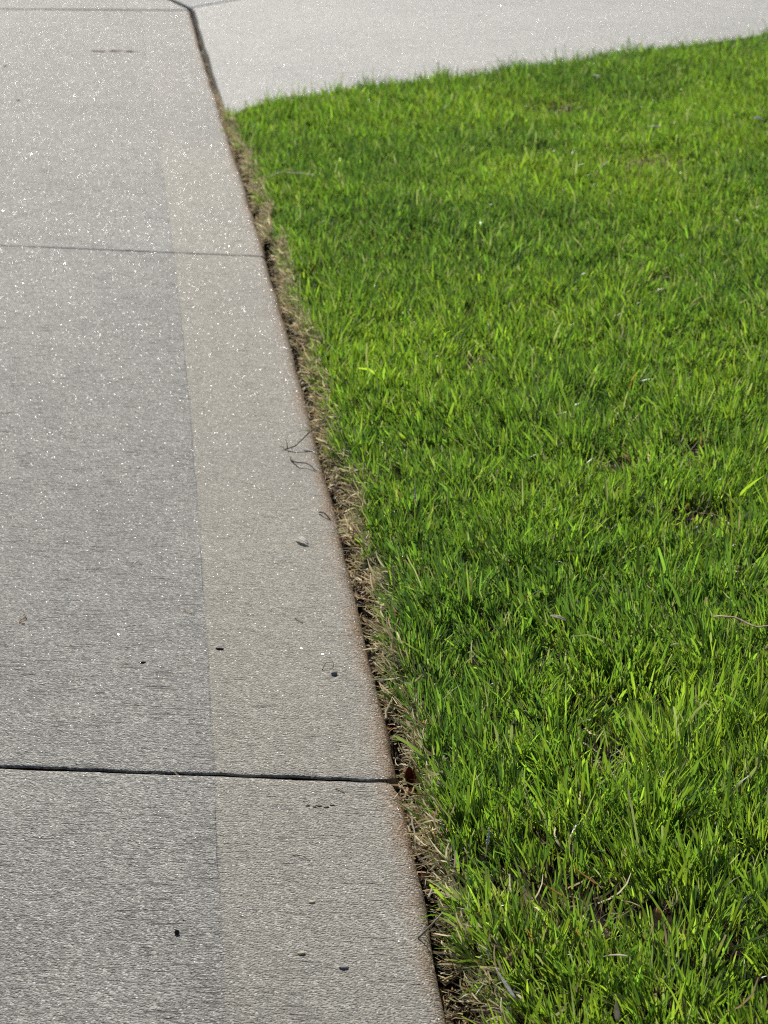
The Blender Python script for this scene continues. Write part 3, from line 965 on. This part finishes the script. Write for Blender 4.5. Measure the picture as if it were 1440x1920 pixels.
# in the joint and the gap
leaf('joint_leaf', G(-0.2145, 1.2900, -0.0035), R(8), 0.013, 0.006, M_AMBER, pitch=0.25, curl=-0.5, roll=0.5,
     label='orange leaf scrap caught in the open slab joint near the left border', cat='leaf')
rl = bpy.data.objects.new('rust_leaf', None)
COL.objects.link(rl); rl.location = (0.0160, 1.2880, -0.0045)
rl['label'] = 'torn rust brown leaf standing in the gap at the end of the open joint'; rl['category'] = 'leaf'
leaf('leaf_lobe', Vector((0.0, 0, 0)), R(128), 0.0150, 0.0095, M_RUST, pitch=0.75, curl=0.4, roll=0.5, parent=rl)
leaf('leaf_lobe', Vector((0.0015, 0.0, 0)), R(40), 0.0140, 0.0090, M_RUST, pitch=0.85, curl=0.3, roll=-0.5, parent=rl)
leaf('leaf_lobe', Vector((-0.001, 0.0005, 0)), R(-70), 0.0085, 0.006, M_AMBER, pitch=0.2, curl=-0.3, roll=0.2, parent=rl)
stick('dry_straw', [(0.0185, 1.094, 0.000), (0.0255, 1.097, 0.006), (0.0315, 1.108, 0.007), (0.0330, 1.122, 0.001), (0.0345, 1.136, -0.006)], 0.0006, 0.0004, M_TWIG,
      label='looping dry stem bridging the gap at the nearest slab', cat='straw')
stick('dry_root', [(0.0115, 1.262, -0.003), (0.0155, 1.247, 0.000), (0.0180, 1.232, -0.002), (0.0185, 1.212, -0.006), (0.0215, 1.196, -0.010)], 0.0008, 0.0005, M_PALE, wob=0.0004,
      label='pale root trailing down the gap below the rust brown leaf', cat='straw')
stick('dry_straw', [(0.0275, 1.168, -0.010), (0.0275, 1.157, -0.004), (0.0250, 1.146, -0.004)], 0.0010, 0.0006, M_PALE,
      label='short thick pale stem in the gap between the looping stem and the long root', cat='straw')
stick('dry_straw', [(0.0000, 1.395, -0.006), (0.0035, 1.414, -0.002), (0.0085, 1.424, 0.000), (0.014, 1.428, 0.004)], 0.0007, 0.0004, M_PALE, wob=0.0003,
      label='bleached stem tip sticking out of the dark hollow in the gap', cat='straw')
lump('burrow_lip', P(-0.012, 1.905, -0.012), 0.0050, (1.1, 0.7, 0.55), M_SOIL, 0.3, 0.3,
     label='round clod of red brown soil in the gap just below the dark roots', cat='soil clod')

# in the turf
stick('brown_stem', [(0.2340, 1.5015, 0.0270), (0.2440, 1.4985, 0.0285), (0.2530, 1.4950, 0.0265), (0.2620, 1.4850, 0.0255), (0.2720, 1.4850, 0.0270), (0.292, 1.494, 0.024)], 0.0017, 0.0011, M_BROWN, wob=0.0003, flat=0.3,
      label='bent brown stem resting on the turf at the right border', cat='stem')
for (x, y, z, L_, tilt, lb) in ((0.0272, 1.7990, 0.006, 0.021, (-0.10, 0.06), 'white flower spike in the turf beside the yellow leaf'),
                                (0.0585, 1.1760, 0.006, 0.018, (0.12, 0.1), 'white flower spike in the turf near the bottom, above the bare patch')):
    sp = stick('flower_spike', [(x, y, z), (x + tilt[0] * L_ * 0.5, y + tilt[1] * L_ * 0.5, z + L_ * 0.55), (x + tilt[0] * L_, y + tilt[1] * L_, z + L_)], 0.0005, 0.0003, M_PALE,
               label=lb, cat='flower')
    for i in range(6):
        t = 0.48 + 0.10 * i
        lump('floret', Vector((tilt[0] * L_ * t + random.gauss(0, 0.0003), tilt[1] * L_ * t, L_ * t)), 0.0011 - 0.00008 * i, (1.0, 1.0, 1.1), M_WHITE, random.random(), 0.4, parent=sp, sub=1)


def blade_prof(t):
    return min(1.0, 0.55 + 1.6 * t) * (1 - max(0.0, t - 0.35) / 0.65) ** 0.8


for (nm, x, y, z, az, ln, wd, mat, pit, cu, ro, lb) in (
    ('yellow_leaf', 0.0150, 1.806, 0.012, 118, 0.019, 0.0045, M_YELLOW, 0.5, -0.3, 0.3, 'bright yellow leaf low in the turf by the gap'),
    ('dry_leaf', -0.0875, 2.622, 0.016, 62, 0.026, 0.0040, M_AMBER, 0.75, 0.1, 0.2, 'orange dry blade standing at the turf rim across from the thin control joint'),
    ('dry_leaf', 0.1180, 1.122, 0.017, 147, 0.023, 0.0036, M_AMBER, 0.30, 0.1, 0.4, 'orange and yellow blade leaning over the bare patch in the near turf'),
    ('dry_leaf', 0.1020, 1.108, 0.015, 150, 0.022, 0.0028, M_AMBER, 0.25, 0.1, 0.3, 'thin orange blade left of the wider orange blade over the bare patch'),
    ('tan_leaf', 0.1400, 1.100, 0.015, 155, 0.014, 0.0050, M_BROWN, 0.35, -0.4, 0.5, 'crumpled tan leaf at the right side of the bare patch'),
    ('leaf_scrap', 0.1490, 1.092, 0.012, 100, 0.009, 0.0042, M_AMBER, 0.9, -0.5, 0.1, 'short orange bud like scrap right of the crumpled tan leaf'),
    ('pale_leaf', 0.1190, 1.512, 0.0235, -24, 0.015, 0.0046, M_PALE, 0.05, -0.5, 0.3, 'bleached curled leaf on the turf in the middle distance'),
    ('pale_leaf', 0.1985, 1.459, 0.0220, 35, 0.011, 0.0040, M_PALE, 0.15, -0.5, -0.3, 'bleached leaf scrap on the turf left of the bent brown stem'),
    ('pale_leaf', 0.6030, 3.720, 0.0250, 10, 0.026, 0.0090, M_HUSK, 0.25, -0.9, 0.4, 'folded pale leaf on the turf at the far right border'),
    ('pale_leaf', 0.4230, 3.640, 0.0250, 8, 0.030, 0.0060, M_HUSK, 0.05, -0.2, 0.2, 'flat pale leaf on the turf left of the folded one'),
    ('pale_leaf', 0.3840, 4.210, 0.0260, -50, 0.026, 0.0050, M_HUSK, 0.1, -0.3, 0.2, 'narrow pale leaf on the turf near the driveway'),
    ('dry_leaf', 0.1500, 4.285, 0.0230, 12, 0.050, 0.0055, M_AMBER, 0.10, -0.1, 0.2, 'orange dry blade lying along the turf tips beside the driveway'),
    ('pale_leaf', 0.1270, 1.041, 0.0190, 160, 0.016, 0.0046, M_PALE, 0.05, -0.4, 0.3, 'bleached leaf in the turf at the bottom of the picture'),
    ('silver_leaf', 0.0660, 1.002, 0.0170, 128, 0.026, 0.0048, M_HUSK, 0.35, 0.1, 0.5, 'broad silver blade in the turf at the bottom beside the gap'),
    ('pale_straw', 0.1165, 0.990, 0.012, 95, 0.013, 0.0042, M_PALE, 1.1, -0.2, 0.0, 'bleached upright blade stub at the bottom border'),
):
    leaf(nm, G(x, y, z), R(az), ln * 0.85, wd * 0.8, mat, pitch=pit, curl=cu, roll=ro, cup=0.35, prof=blade_prof if nm in ('dry_leaf', 'silver_leaf', 'pale_straw') else None, label=lb, cat='leaf')
stick('pale_twig', [(-0.1790, 3.240, 0.012), (-0.160, 3.232, 0.022), (-0.140, 3.235, 0.025), (-0.118, 3.215, 0.027), (-0.0930, 3.196, 0.026)], 0.0022, 0.0012, M_PALE, wob=0.0008, flat=0.35,
      side=[(0.5, (0.018, -0.012, 0.004), 0.0009)], label='bleached twig lying on the turf rim in the distance', cat='twig')
